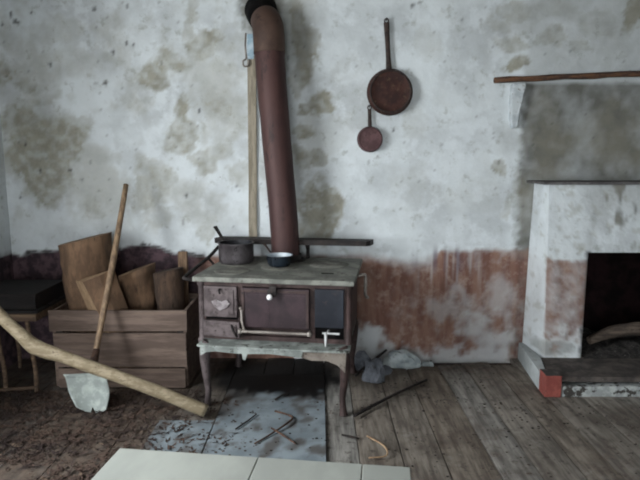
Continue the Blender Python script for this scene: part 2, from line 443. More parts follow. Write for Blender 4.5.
def shell():
    b = MB(); b.span(RIGHT_X, RIGHT_X + .3, REAR_Y, WALL_Y + .3, 0, CEIL_Z); struct(b.build('wall_right', M_plainwall))
    b = MB()
    b.span(LEFT_X - .45, FILL_GAP[0], REAR_Y - .35, REAR_Y, 0, CEIL_Z); b.span(FILL_GAP[1], RIGHT_X + .3, REAR_Y - .35, REAR_Y, 0, CEIL_Z)
    b.span(FILL_GAP[0], FILL_GAP[1], REAR_Y - .35, REAR_Y, FILL_GAP[3], CEIL_Z); struct(b.build('wall_rear', M_plainwall))
    b = MB(); b.span(LEFT_X - .45, RIGHT_X + .3, REAR_Y - .35, WALL_Y + .3, CEIL_Z, CEIL_Z + .15); struct(b.build('ceiling', M_ceil))
    # window frame set deep in its reveal
    b = MB(); y0, y1, z0, z1 = WIN; xa, xb = LEFT_X - .3, LEFT_X - .24
    b.span(xa, xb, y0, y0 + .06, z0, z1); b.span(xa, xb, y1 - .06, y1, z0, z1)
    b.span(xa, xb, y0 + .06, y1 - .06, z0, z0 + .06); b.span(xa, xb, y0 + .06, y1 - .06, z1 - .06, z1)
    b.span(xa, xb, (y0+y1)/2 - .025, (y0+y1)/2 + .025, z0 + .06, z1 - .06)
    struct(b.build('window_1', M_woodv))
shell()

def floor():
    b = MB(); bm = b.bm
    x = LEFT_X; cuts = []
    # joint lines near the stove follow the boards seen there
    xs = [LEFT_X, -2.06, -1.83, -1.58, -1.34, -1.10, -.86, -.61, -.40, -.19, .03, .20, .42, .63, .87, 1.06, 1.27, 1.45, 1.68, 1.9, 2.13, 2.36, 2.6, 2.84, 3.06, RIGHT_X]
    me_rows = []
    for i in range(len(xs) - 1):
        a, c = xs[i] + .003, xs[i+1] - .003
        y1 = WALL_Y - .004
        if .2 < a < 1.4: y1 = (3.86 if a < .85 else 3.95) + random.uniform(-.06, .03)
        ny = 150; tint = random.random(); dz = random.uniform(-.003, .003)
        prev = None
        ks = [0, .25, .5, .75, 1]
        for j in range(ny + 1):
            y = REAR_Y + (y1 - REAR_Y) * j / ny
            wob = .003 * nz(y * 2, i * 3.1, 0, 2)
            top = []
            for k in ks:
                X = a + (c - a) * k + (wob if k in (0, 1) else 0)
                Z = dz + .002 * nz(X * 4, y * 2, 1, 2) - (.003 if k in (0, 1) else 0)
                if .2 < a < 1.4 and y > 3.6: Z -= .05 * ss(y, 3.7, 4.05) * (.3 + random.random() * .15)
                top.append(bm.verts.new((X, y, Z))); me_rows.append(tint)
            lo = [bm.verts.new((a + wob, y, -.03)), bm.verts.new((c + wob, y, -.03))]; me_rows += [tint, tint]
            row = [lo[0]] + top + [lo[1]]
            if prev:
                for q in range(len(row) - 1):
                    bm.faces.new((prev[q], prev[q+1], row[q+1], row[q]))
            else: bm.faces.new(row)
            prev = row
        bm.faces.new(list(reversed(prev)))
    base = len(bm.verts)
    b.span(LEFT_X - .03, RIGHT_X + .03, REAR_Y - .03, WALL_Y + .03, -.08, -.04)
    n = len(bm.verts); me_rows += [0] * (n - base)
    bm.verts.ensure_lookup_table()
    dirt, ash_shade = [], []
    for v in bm.verts:
        x, y, z = v.co
        w = nz(x*3, y*3, 0, 5); w2 = nz(x*12, y*12, 3, 4)
        d = (1 - ss(x + .35 * w, -1.15, -.35)) * .95
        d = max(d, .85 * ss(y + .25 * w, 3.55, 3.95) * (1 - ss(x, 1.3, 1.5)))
        d = max(d, ss(w + .3 * w2, .2, .5) * .5)
        d *= .75 + .5 * w2
        dirt.append(1. if z < -.035 else max(0, min(1, d)))
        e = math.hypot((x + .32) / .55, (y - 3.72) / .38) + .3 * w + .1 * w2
        ash_shade.append(1 - ss(e, .7, 1.05))  # ash stain, with the stove's shade painted into it
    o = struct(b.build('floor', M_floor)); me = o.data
    for nme, vals in (('tint', me_rows), ('dirt', dirt), ('ash_shade', ash_shade)):
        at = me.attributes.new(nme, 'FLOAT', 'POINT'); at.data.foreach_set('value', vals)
floor()

# ground outside the house
def ground():
    b = MB(); b.span(-14, 14, -14, 14, -.35, -.15); o = b.build('ground', mottled('grey_earth_outside', '#6b6a5c', '#7d7c6d', None, 2, rough=1)); struct(o)
ground()

# broken plaster edge where the mantel breast has lost its coat
def flake():
    b = MB(); pts_l = [(1.355,2.028),(1.35,1.9),(1.352,1.8),(1.365,1.72)]
    pts_r = [(1.40,1.735),(1.415,1.80),(1.405,1.86),(1.432,1.90),(1.425,1.95),(1.448,2.0),(1.445,2.035)]
    b.poly(pts_l + pts_r, (WALL_Y - .055, WALL_Y + .01))
    bmesh.ops.bevel(b.bm, geom=b.bm.edges[:], offset=.006, segments=1, affect='EDGES')
    b.rough(.006, 14)
    o = b.build('plaster_flake', mottled('white_broken_plaster', '#a9b0b4', '#c2c8ca', '#84827c', 12, rough=.95))
    tag(o, 'jagged white plaster remnant jutting from the wall under the rusty bar', 'plaster')
flake()

# ------------------------------------------------------------------ fireplace
def plaster_box(name, b, parent, front_only=True):
    bm = b.bm
    for ax, stp in ((0, .018), (2, .018), (1, .03)):
        lo = min(v.co[ax] for v in bm.verts); hi = max(v.co[ax] for v in bm.verts); q = lo + stp
        nrm = [0, 0, 0]; nrm[ax] = 1
        while q < hi - .003:
            c = [0, 0, 0]; c[ax] = q
            bmesh.ops.bisect_plane(bm, geom=bm.verts[:] + bm.edges[:] + bm.faces[:], plane_co=c, plane_no=nrm); q += stp
    rows = []
    o = None
    for v in b.bm.verts:
        x, y, z = v.co
        w = .5 * nz(x*5, z*5 + y*3, 1.3, 5); w2 = nz(x*16, z*16, y*9, 4)
        side = x < 1.6 - .05 * z and y > 3.74
        dado = (1 - ss(z, .80 + .02 * w2, .825 + .02 * w2)) * .82
        dado *= 1 - .9 * (1 - ss(z + .1 * w2, .18, .38))
        dado *= .9 + w2 * .3
        if y > 3.73: dado *= .12
        soot = ss(z + .1 * w, .96, 1.3) * .25 * ss(x, 1.7, 1.9)
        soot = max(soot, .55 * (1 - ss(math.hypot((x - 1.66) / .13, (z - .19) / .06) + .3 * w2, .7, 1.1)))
        vs_ = nz(x*16, z*3.5, 5., 4); soot = max(soot, .9 * ss(vs_ + w * .8, .0, .5) * ss(z, .86, .95) * ss(x, 1.8, 1.95))
        tan = .4 * ss(w2, .3, .5)
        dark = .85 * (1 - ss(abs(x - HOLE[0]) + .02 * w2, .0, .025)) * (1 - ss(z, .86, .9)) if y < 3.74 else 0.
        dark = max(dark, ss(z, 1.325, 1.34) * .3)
        rows.append((tan, soot, dado, 0., 0., dark))
        if front_only and y < 3.73: v.co.y += .004 * w2
    o = b.build(name, M_plaster, parent)
    attrs(o.data, rows)
    return o
def fireplace():
    F = thing('fireplace', 'plastered open fireplace with black firebox and red lower paint', 'fireplace', (0, 0, 0))
    T = 1.335
    b = MB()
    # the pier by the stove leans very slightly outward at its foot
    b.span(1.575, HOLE[0], 3.72, WALL_Y - .008, .0, .87)
    for v in b.bm.verts:
        if v.co.x < 1.7: v.co.x = ((1.588 if v.co.z < .1 else 1.562) if v.co.y < 3.8 else (1.535 if v.co.z < .1 else 1.548))
    plaster_box('pier', b, F)
    b = MB(); b.span(HOLE[1], 2.95, 3.72, WALL_Y - .008, 0, .87); plaster_box('pier', b, F)
    b = MB(); b.span(1.575, 2.95, 3.72, WALL_Y - .008, .87, T)
    for v in b.bm.verts:
        if v.co.x < 1.7: v.co.x = ((1.562 if v.co.z < 1 else 1.545) if v.co.y < 3.8 else (1.548 if v.co.z < 1 else 1.56))
    plaster_box('breast', b, F)
    b = MB(); b.span(1.50, 2.98, 3.695, WALL_Y - .008, T, T + .018, .004); b.rough(.003, 9, 6)
    b.build('mantel_slab', mottled('sooty_mantel_slab', '#4a4747', '#686665', '#2c2a29', 9, rough=.9), F)
    # firebox running back through the wall
    b = MB(); x0, x1, z0, z1 = HOLE; yb = 4.30
    b.span(x0 - .08, x0 + .003, WALL_Y - .006, yb, 0, z1); b.span(x1 - .003, x1 + .08, WALL_Y - .006, yb, 0, z1)
    b.span(x0 - .08, x1 + .08, yb, yb + .08, 0, z1 + .08); b.span(x0 - .08, x1 + .08, WALL_Y - .006, yb, z1, z1 + .08)
    b.span(x0 + .0, x0 + .004, 3.73, yb, .1, z1); b.span(x1 - .004, x1, 3.73, yb, .1, z1); b.span(x0, x1, 3.735, yb, z1 - .004, z1 - .0005)
    b.build('firebox', M_fire, F)
    # hearth
    b = MB(); b.poly([(1.47, 3.372), (2.95, 3.372), (2.95, 3.72), (1.56, 3.72)], (.085, .118), 'z')
    b.span(HOLE[0], HOLE[1], 3.72, 4.3, .085, .12); b.rough(.004, 11, 5)
    b.build('hearth_slab', M_slab, F)
    b = MB(); b.span(1.56, 2.95, 3.40, 3.72, 0, .062, .004); b.span(1.545, 2.95, 3.33, 3.372, 0, .07, .006); b.rough(.006, 16, 6)
    b.build('hearth_curb', M_conc, F)
    b = MB(); b.span(-.05, .052, -.06, .06, 0, .145, .006); b.rough(.003, 25, 3)
    k = b.build('corner_brick', [M_brick, M_slab], F)
    for p in k.data.polygons: p.material_index = 1 if p.normal.z > .7 else 0
    k.location = (1.487, 3.385, 0); k.rotation_euler = (0, 0, R(-3)); k['label'] = 'red painted brick at the hearth corner'
    b = MB(); b.poly([(1.44, 3.45), (1.482, 3.45), (1.555, 3.72), (1.545, 4.02), (1.51, 4.02)], (0, .125), 'z'); b.rough(.003, 12)
    k = b.build('hearth_cheek', M_plainwall, F); k['label'] = 'whitewashed side of the hearth'
    # ash bed
    b = MB()
    nx, ny = 30, 22; g = []
    for j in range(ny + 1):
        for i in range(nx + 1):
            u, v = i / nx, j / ny
            x = HOLE[0] + .01 + (HOLE[1] - HOLE[0] - .02) * u; y = 3.70 + .58 * v
            e = min(u, 1 - u, v, 1 - v) * 4
            z = .119 + min(1, e) * (.03 + .05 * v + .03 * nz(x * 8, y * 8, 2, 4))
            g.append(b.bm.verts.new((x, y, z)))
    for j in range(ny):
        for i in range(nx):
            b.bm.faces.new((g[j*(nx+1)+i], g[j*(nx+1)+i+1], g[(j+1)*(nx+1)+i+1], g[(j+1)*(nx+1)+i]))
    o = b.build('ash_bed', M_ash, F); sm(o)
    b = MB(); p = chain([(1.93, 3.80, .215), (2.1, 3.84, .262), (2.3, 3.86, .285), (2.5, 3.88, .28)], 5)
    b.tube(p, lerp_list([.028, .042, .05, .05], len(p)), 12, .18, 3.)
    tag(b.build('burnt_log', M_char), 'grey half burnt log lying on the ashes in the fireplace', 'log')
fireplace()

# ------------------------------------------------------------------ rusty bar
def iron_bar():
    b = MB(); p = [(1.225 + i * .1, 3.985 + .003 * math.sin(i), 2.052 + .0047 * i * 1.0 + .002 * math.sin(i * 1.7)) for i in range(18)]
    b.tube(p, [.020 + .002 * math.sin(i * 2.1) for i in range(18)], 10, .12, 1.)
    tag(b.build('iron_bar', M_bar), 'long thin rusty bar fixed across the wall above the fireplace', 'bar')
    
iron_bar()

# ------------------------------------------------------------------ hanging pans
def hanging_pan(name, label, x, z, r, hook_z, hook_x, depth, mb_, mh, rim):
    P = thing(name, label, 'pan', (x, WALL_Y - .012, z), 0, 'pans hanging on the wall')
    b = MB(); Mx = Matrix.Rotation(R(90), 4, 'X')     # lathe axis points out of the wall
    d = depth
    b.lathe([(r*.9, .004), (r, 0), (r, .006), (r*.97, d*.55), (r*.90, d*.93), (r*.86, d), (r*.84, d - .003), (r*.5, d - .001), (0, d - .002)], 48, Mx)
    sm(b.build('bowl', mb_, P), 50)
    b = MB(); b.lathe([(r*.90, d*.80), (r*.905, d + .003), (r*.86, d + .005), (r*.84, d), (r*.83, d - .004)], 48, Mx)
    sm(b.build('base_rim', mh if rim else mb_, P), 60)
    h = hook_z - z; hx = hook_x - x
    b = MB(); n = 9
    p = [Vector((hx * t, -.012 - .006 * math.sin(t * 3), h * t)) for t in [ (r*.94/h) + (1 - r*.94/h) * i / (n-1) for i in range(n)]]
    b.tube(p, lerp_list([.021, .017, .017, .018, .020], n) if rim else lerp_list([.015, .013, .013], n), 10, flat=.45)
    b.lathe([(.010, -.003), (.018, -.003), (.018, .003), (.010, .003), (.010, -.003)], 16, Matrix.Translation((hx, -.012, h + .012)) @ Mx)
    sm(b.build('handle', mh, P), 50)
    b = MB(); b.tube([(hook_x, WALL_Y + .01, hook_z + .018), (hook_x, WALL_Y - .045, hook_z + .026)], .004, 8)
    tag(b.build('wall_nail', M_dkiron), 'dark nail holding the %s frying pan on the wall' % ('big rusty' if rim else 'little'), 'nail')
hanging_pan('frying_pan', 'large rust-brown frying pan hanging bottom outward on the wall', .495, 1.974, .163, 2.445, .462, .05, M_panr, M_panh, True)
hanging_pan('frying_pan', 'small purplish-brown pan hanging below the large frying pan', .358, 1.645, .092, 1.855, .352, .04, M_panrs, M_panh, False)

# ------------------------------------------------------------------ stove
SO = Vector((-.285, 3.17, 0)); SR = R(-8)
def sw(x, y, z):
    return Vector((SO.x + x*math.cos(SR) - y*math.sin(SR), SO.y + x*math.sin(SR) + y*math.cos(SR), z))
def stove():
    S = thing('kitchen_range', 'rusty cast iron wood cooking stove with dusty top on four legs', 'stove', SO, SR)
    # carcass: side, back, bottom sheets and the front frame of stiles and rails
    b = MB(); Y = .045
    b.span(-.455, -.44, Y, .70, .40, .776); b.span(.44, .455, Y, .70, .40, .776); b.span(-.455, .455, .685, .70, .40, .776)
    b.span(-.455, .455, Y, .70, .395, .41); b.span(-.44, .44, Y + .03, Y + .04, .41, .762)
    for x0, x1 in ((-.455, -.425), (-.222, -.19), (.222, .252), (.425, .455)): b.span(x0, x1, Y, Y + .035, .41, .762, .003)
    b.span(-.455, .455, Y - .002, Y + .033, .745, .776, .003); b.span(-.455, .455, Y - .002, Y + .033, .408, .438, .003)
    b.build('carcass', M_iron, S)
    for x in (-.452, .452):
        b = MB(); b.lathe([(0, .385), (.03, .385), (.03, .405), (.022, .415), (.020, .50), (.019, .74), (.026, .75), (.026, .777), (0, .777)], 20, Matrix.Translation((x, .055, 0)))
        sm(b.build('corner_pillar', M_irong if x < 0 else M_iron, S), 45)
    # firebox door
    b = MB(); b.span(-.427, -.222, .022, .05, .555, .745, .004); b.span(-.41, -.24, .016, .024, .572, .728, .004)
    fd = b.build('firebox_door', M_irong, S)
    b = MB(); b.poly([(-.375, .655), (-.345, .668), (-.31, .655), (-.28, .668), (-.262, .645), (-.285, .615), (-.325, .60), (-.36, .622)], (.008, .018))
    k = b.build('emblem_plate', mottled('worn_pale_plate', '#6a6263', '#8f8889', '#584d4d', 22, rough=.6, metal=.2), fd); k['label'] = 'worn pale cast plate on the door'
    b = MB(); b.tube([(-.325, .02, .728), (-.325, .0, .73), (-.318, -.004, .705)], .006, 8); b.build('latch', M_dkiron, fd)
    b = MB(); b.tube([(-.222, .02, .60), (-.222, .02, .66)], .009, 10); b.build('hinge', M_irong, fd)
    # ash door standing a little ajar
    b = MB(); b.span(0, .235, -.02, .0, .438, .535, .004); b.span(.018, .217, -.026, -.018, .452, .520, .003)
    ad = b.build('ash_door', M_irong, S); ad.location = (-.43, .035, 0); ad.rotation_euler = (0, 0, R(-7))
    b = MB(); b.tube([(.185, -.02, .515), (.20, -.045, .51), (.215, -.05, .48), (.23, -.04, .452)], .007, 8); b.build('door_catch', M_dkiron, ad)
    # dark gap over the ash door
    b = MB(); b.span(-.427, -.2, .046, .06, .535, .556); b.build('draught_slot', M_black, S)
    b = MB(); b.tube([(-.20, .02, .62), (-.188, .005, .60), (-.186, .0, .545), (-.175, -.005, .50), (-.165, .0, .475)], [.011, .008, .008, .008, .013], 10)
    b.build('damper_lever', M_brassy, S)
    # oven door
    b = MB(); b.span(-.19, .222, .016, .05, .50, .742, .005); b.build('oven_door', M_ironp, S); od = bpy.context.scene.collection.objects[-1]
    b = MB()
    b.span(-.188, -.172, .009, .018, .51, .735, .003); b.span(.203, .219, .009, .018, .51, .735, .003); b.span(-.172, .203, .009, .018, .719, .735, .003)
    b.build('door_bead', M_iron, od)
    b = MB(); b.span(-.172, .203, .0135, .018, .525, .705, .002); b.span(-.03, -.02, .012, .018, .525, .705); b.build('door_panel', M_ironp, od)
    b = MB(); b.lathe([(0, 0), (.03, 0), (.03, .012), (.012, .018), (.009, .04), (0, .04)], 20, Matrix.Translation((.0, .018, .722)) @ Matrix.Rotation(R(90), 4, 'X'))
    b.span(-.012, .03, -.018, .004, .71, .765, .004); sm(b.build('latch', M_dkiron, od), 40)
    b = MB(); b.lathe([(0, -.001), (.008, 0), (.014, .004), (.018, .012), (.016, .02), (.009, .026), (0, .027)], 20, Matrix.Translation((-.006, -.02, .703)) @ Matrix.Rotation(R(90), 4, 'X'))
    k = sm(b.build('knob', M_knob, od), 60); k['label'] = 'round white porcelain knob'
    b = MB(); b.tube([(-.196, -.012, .482), (.225, -.012, .482)], .009, 10)
    for x in (-.196, .225): b.lathe([(0, -.016), (.012, -.012), (.016, 0), (.012, .012), (0, .016)], 14, Matrix.Translation((x, -.012, .482)))
    b.tube([(-.19, -.012, .482), (-.19, .05, .482)], .006, 8); b.tube([(.22, -.012, .482), (.22, .05, .482)], .006, 8)
    k = sm(b.build('oven_rail', M_brassy, S), 50); k['label'] = 'pale dull metal bar with round ends'
    # water reservoir panel and its tap
    b = MB(); b.span(.252, .425, .028, .05, .512, .745, .003); k = b.build('reservoir_panel', M_panel, S); k['label'] = 'plain blue-black panel'
    b = MB(); b.tube([(.335, .03, .495), (.335, -.02, .495)], .008, 10); b.tube([(.305, -.02, .495), (.405, -.02, .495)], [.006, .006], 10)
    b.tube([(.325, -.02, .50), (.325, -.022, .415)], [.010, .007], 10)
    k = sm(b.build('water_tap', M_pale, S), 50); k['label'] = 'pale T shaped tap'
    b = MB(); b.span(.252, .425, .05, .07, .432, .512); b.build('tap_recess', M_black, S)
    # hearth shelf with its scalloped apron
    b = MB(); b.poly([(-.445, .06), (-.445, -.075), (-.43, -.09), (.20, -.09), (.455, -.08), (.47, -.065), (.47, .06)], (.398, .411), 'z')
    b.span(-.455, .455, .06, .68, .385, .397)
    bmesh.ops.bevel(b.bm, geom=[e for e in b.bm.edges if abs(e.verts[0].co.z - e.verts[1].co.z) < 1e-4], offset=.003, segments=1, affect='EDGES')
    hs = b.build('hearth_shelf', M_tray, S)
    b = MB(); top = .399
    prof = [(-.42, top), (-.42, .345), (-.385, .368), (-.33, .376), (-.2, .368), (-.165, .37), (-.16, .335), (-.145, .33), (-.13, .37), (.0, .376), (.12, .368), (.19, .362), (.2, top)]
    b.poly(prof, (-.086, -.076)); b.build('apron', M_tray, hs)
    b = MB(); b.poly([(.2, top), (.19, .362), (.25, .345), (.34, .348), (.40, .325), (.445, .28), (.45, top)], (-.078, -.068)); b.build('apron', M_trayb, hs)
    # cabriole legs
    for sx in (-1, 1):
        for fy in (0, 1):
            y0 = -.015 if fy == 0 else .64; s_ = -1 if fy == 0 else 1
            lx = -.402 if sx < 0 else .425
            p = chain([(lx - sx*.01, y0, .41), (lx + sx*.012, y0 + s_*.010, .35), (lx + sx*.010, y0 + s_*.006, .22), (lx, y0, .10), (lx + sx*.005, y0 + s_*.008, .035), (lx + sx*.008, y0 + s_*.012, .0)], 5)
            b = MB(); b.tube(p, lerp_list([.038, .033, .025, .018, .02, .027], len(p)), 12)
            sm(b.build('leg', M_irong if sx < 0 else M_iron, S), 50)
    # cooktop
    b = MB(); b.span(-.488, .488, -.005, .745, .776, .806, .006); b.rough(.002, 6, 4)
    ct = b.build('cooktop', M_top, S)
    for cx, cy, r in ((-.33, .46, .13), (-.30, .2, .11), (-.03, .36, .12), (.28, .5, .13)):
        b = MB(); b.lathe([(0, .8055), (0, .810), (r*.45, .810), (r*.47, .8075), (r*.49, .810), (r*.97, .810), (r, .807), (r, .8055)], 36, Matrix.Translation((cx, cy, 0)))
        sm(b.build('ring_lid', M_topd, ct), 40)
    b = MB(); b.span(.27, .345, .185, .205, .8065, .809); b.build('lifter_slot', M_black, ct)
    b = MB(); b.lathe([(0, .804), (.135, .804), (.135, .814), (.112, .82), (.108, .85), (0, .85)], 32, Matrix.Translation((-.04, .62, 0))); sm(b.build('flue_collar', M_dkiron, ct), 45)
    # shelf behind the cooktop on two brackets, one end broken and pale
    b = MB(); b.poly([(-.565, .655), (-.555, .64), (-.49, .628), (.52, .635), (.545, .66), (.565, .735), (-.53, .745)], (.912, .948), 'z'); 
    b.bm.verts.ensure_lookup_table()
    bs = b
    bs.rough(.004, 5)
    bk = bs.build('warming_shelf', M_dkiron, S)
    for x in (-.33, .10):
        b = MB(); b.poly([(.70, .80), (.735, .80), (.735, .914), (.64, .914), (.70, .87)], (x - .01, x + .01), 'x'); b.build('shelf_bracket', M_dkiron, S)
    # towel rail along the stove's firebox side
    b = MB(); b.tube(chain([(-.50, .05, .775), (-.55, .035, .785), (-.555, .10, .795), (-.545, .45, .84), (-.535, .64, .885)], 5), .012, 10)
    b.tube([(-.49, .45, .775), (-.548, .45, .84)], .009, 8)
    sm(b.build('side_rail', M_dkiron, S), 50)
    b = MB(); b.tube(chain([(.49, .30, .775), (.525, .30, .785), (.535, .30, .77), (.535, .295, .68), (.54, .27, .655), (.555, .25, .65)], 5), .010, 8)
    k = sm(b.build('side_hook', M_brassy, S), 50); k['label'] = 'thin pale hook hanging from the cooktop edge'
stove()

# flue pipe
def flue():
    F = thing('stove_pipe', 'tall rust red stove pipe leaning up from the stove to the wall', 'pipe', (0, 0, 0))
    base = sw(-.04, .62, .80)
    p = chain([base, (-.252, 3.79, 1.1), (-.285, 3.81, 1.5), (-.318, 3.83, 1.9), (-.335, 3.85, 2.12), (-.342, 3.86, 2.24)], 8)
    b = MB(); b.tube(p, lerp_list([.098, .098, .099, .100, .102, .103], len(p)), 32, .012, 2.); b.build('pipe', M_rustpipe, F)
    q = chain([(-.341, 3.859, 2.21), (-.345, 3.862, 2.32), (-.352, 3.88, 2.385), (-.364, 3.915, 2.425), (-.376, 3.95, 2.445)], 6)
    b = MB(); b.tube(q, lerp_list([.106, .107, .106, .104, .102], len(q)), 32); b.build('elbow', M_rustpipet, F)
    b = MB(); b.tube([(-.372, 3.94, 2.44), (-.39, 3.975, 2.475), (-.415, 4.05, 2.54)], [.1025, .108, .115], 32); b.build('wall_thimble', M_black, F)
flue()

def lath():
    b = MB(); b.box(0, 0, 0, .06, .016, 1.32, None, .002); b.rough(.003, 4, 5); b.xf(Matrix.Translation((-.487, WALL_Y - .012, 1.562)) @ Matrix.Rotation(R(.6), 4, 'Y'))
    tag(b.build('wooden_batten', M_lath), 'narrow tan wooden batten standing on the wall beside the stove pipe', 'batten')
    B = thing('pipe_bracket', 'pale blue metal strap bracket on the wall beside the pipe top', 'bracket', (-.488, WALL_Y - .01, 2.285))
    b = MB(); b.box(0, -.005, 0, .045, .02, .17, None, .004); b.build('strap', M_blue, B)
    b = MB(); b.tube(chain([(-.03, -.01, .09), (-.035, -.02, .0), (-.03, -.02, -.08), (-.05, -.03, -.10), (-.045, -.03, -.135), (-.015, -.03, -.13), (-.012, -.02, -.09)], 5), .006, 8); b.build('wire_loop', M_brassy, B)
lath()

# ------------------------------------------------------------------ pots on the stove
def pots():
    p0 = sw(-.352, .466, .8105)
    P = thing('saucepan', 'large grey burnt saucepan on the stove with handle pointing up and back', 'saucepan', p0)
    b = MB(); r = .118
    b.lathe([(0, 0), (r*.9, 0), (r*.96, .008), (r, .03), (r*1.0, .128), (r*1.05, .133), (r*1.05, .138), (r*.97, .138), (r*.95, .03), (0, .012)], 44, mi=[0]*6 + [0, 1, 1])
    sm(b.build('bowl', [M_pot, M_potin], P), 50)
    b = MB(); b.tube(chain([(-.075, .085, .105), (-.10, .12, .125), (-.145, .18, .175), (-.18, .225, .215)], 5), lerp_list([.013, .011, .014, .017], 16), 10, flat=.5)
    sm(b.build('handle', M_dkiron, P), 50)
    p1 = sw(-.037, .385, .8105)
    P = thing('enamel_saucepan', 'small dark blue enamel saucepan with white inside on the stove', 'saucepan', p1)
    b = MB(); r = .086
    b.lathe([(0, 0), (r*.74, 0), (r*.84, .008), (r*.93, .035), (r*.96, .066), (r*1.04, .070), (r*1.04, .073), (r*.94, .072), (r*.90, .035), (r*.8, .012), (0, .006)], 40, mi=[0]*5 + [0, 1, 1, 1, 1])
    sm(b.build('bowl', [M_enb, M_enw], P), 50)
    b = MB(); b.tube(chain([(-.05, .07, .062), (-.075, .105, .085), (-.11, .15, .12)], 5), lerp_list([.009, .008, .011], 11), 10, flat=.5)
    sm(b.build('handle', M_panh, P), 50)
pots()

# ------------------------------------------------------------------ crate and firewood
CX0, CX1, CY0, CY1 = -1.748, -.872, 3.45, 3.92
def crate():
    K = thing('wooden_crate', 'rough plank crate full of firewood logs beside the stove', 'crate', ((CX0+CX1)/2, (CY0+CY1)/2, 0))
    cx, cy = (CX0+CX1)/2, (CY0+CY1)/2
    def side(name, fixed, axis, rows, a, c, out):
        for z0, z1, j0, j1 in rows:
            b = MB()
            if axis == 'x': b.span(a + j0 - cx, c + j1 - cx, fixed - cy, fixed + .02 - cy, z0, z1, .002)
            else: b.span(fixed - cx, fixed + .02 - cx, a - cy, c - cy, z0, z1, .002)
            b.rough(.003, 5, 3, z0 * 7); b.build('plank', M_wood, K)
    side('plank', CY0, 'x', ((.012, .142, .03, -.012), (.155, .383, .012, 0), (.397, .535, -.012, .008)), CX0, CX1, 0)
    side('plank', CY1 - .02, 'x', ((.012, .26, 0, 0), (.27, .535, 0, 0)), CX0, CX1, 0)
    side('plank', CX0, 'y', ((.012, .26, 0, 0), (.27, .53, 0, 0)), CY0 + .022, CY1 - .022, 0)
    side('plank', CX1 - .02, 'y', ((.012, .26, 0, 0), (.27, .53, 0, 0)), CY0 + .022, CY1 - .022, 0)
    b = MB(); b.span(CX0 + .022 - cx, CX1 - .022 - cx, CY0 + .022 - cy, CY1 - .022 - cy, .012, .03); b.build('bottom', M_wood, K)
    for x in (CX0 + .021, CX1 - .061):
        for y in (CY0 + .021, CY1 - .061):
            b = MB(); b.span(x - cx, x + .04 - cx, y - cy, y + .04 - cy, .0, .50); b.build('corner_cleat', M_wooddark, K)
    b = MB(); b.span(-1.015, -.95, 3.865, 3.892, .032, .85, .003); b.rough(.003, 5, 3)
    tag(b.build('wooden_stake', M_woodv), 'flat brown stake standing upright in the crate corner near the stove', 'stake')
crate()
def log(label, a, c, ra, rb, mats, seed, ov=1., half=False, cut=0., tilt=0.):
    d = (Vector(c) - Vector(a)); L = d.length; M = between(a, c)
    b = MB(); n = 14
    b.tube([(0, 0, L * i / n) for i in range(n + 1)], lerp_list([ra, (ra+rb)/2, rb], n + 1), 28, .16, seed, capmi=1, flat=ov)
    if half:
        bmesh.ops.bisect_plane(b.bm, geom=b.bm.verts[:] + b.bm.edges[:] + b.bm.faces[:], plane_co=(0, 0, 0), plane_no=half, clear_outer=True)
        es = [e for e in b.bm.edges if e.is_boundary]
        r = bmesh.ops.edgeloop_fill(b.bm, edges=es)
        for f in r['faces']: f.material_index = 1
    if cut:
        for v in b.bm.verts:
            if v.co.z > L - .01: v.co.z += cut * v.co.x + .012 * nz(v.co.x * 14, v.co.y * 14, seed, 2)
    b.xf(M)
    for v in b.bm.verts:
        h = (v.co.z - a[2]) / (c[2] - a[2])
        if h > .5: v.co.z += tilt * (v.co.x - c[0]) * (h - .5) * 2
    return tag(b.build('firewood_log', mats), label, 'log', 'firewood logs in the crate')
log('tallest thick log standing in the crate with flat sawn top', (-1.575, 3.735, .032), (-1.607, 3.74, .965), .135, .178, [M_bark, M_logface], 1., .95, tilt=.2)
def wedge():
    A, B_, D = Vector((-1.59, 3.50, .72)), Vector((-1.515, 3.43, .73)), Vector((-1.345, 3.53, .795))
    a, b_, d = Vector((-1.36, 3.545, .035)), Vector((-1.23, 3.485, .035)), Vector((-1.15, 3.575, .035))
    b = MB(); n = 14; rows = []
    for i in range(n + 1):
        t = i / n
        rows.append([b.bm.verts.new(p.lerp(q, t) + Vector((nz(t*4, k*3, 1, 3), nz(t*4, k*3, 5, 3), 0)) * .006) for k, (p, q) in enumerate(((A, a), (B_, b_), ((B_ + D) / 2 + Vector((.012, -.022, 0)), (b_ + d) / 2 + Vector((.01, -.016, 0))), (D, d)))])
    for i in range(n):
        for k in range(4):
            f = b.bm.faces.new((rows[i][k], rows[i][(k+1) % 4], rows[i+1][(k+1) % 4], rows[i+1][k])); f.material_index = 1 if k == 0 else 0
    f = b.bm.faces.new(rows[0]); f.material_index = 1; b.bm.faces.new(list(reversed(rows[-1])))
    tag(b.build('firewood_log', [M_bark, M_split]), 'split wedge of log with pale edge leaning before the tallest log', 'log', 'firewood logs in the crate')
wedge()
log('medium round log standing in the middle of the crate', (-1.235, 3.735, .032), (-1.275, 3.745, .745), .10, .122, [M_bark, M_logface], 7.7, 1., tilt=.3)
log('dark slender log standing nearest the stove in the crate', (-1.015, 3.68, .032), (-1.05, 3.735, .745), .082, .098, [M_barkd, M_barkd], 9.4, 1., tilt=.15)

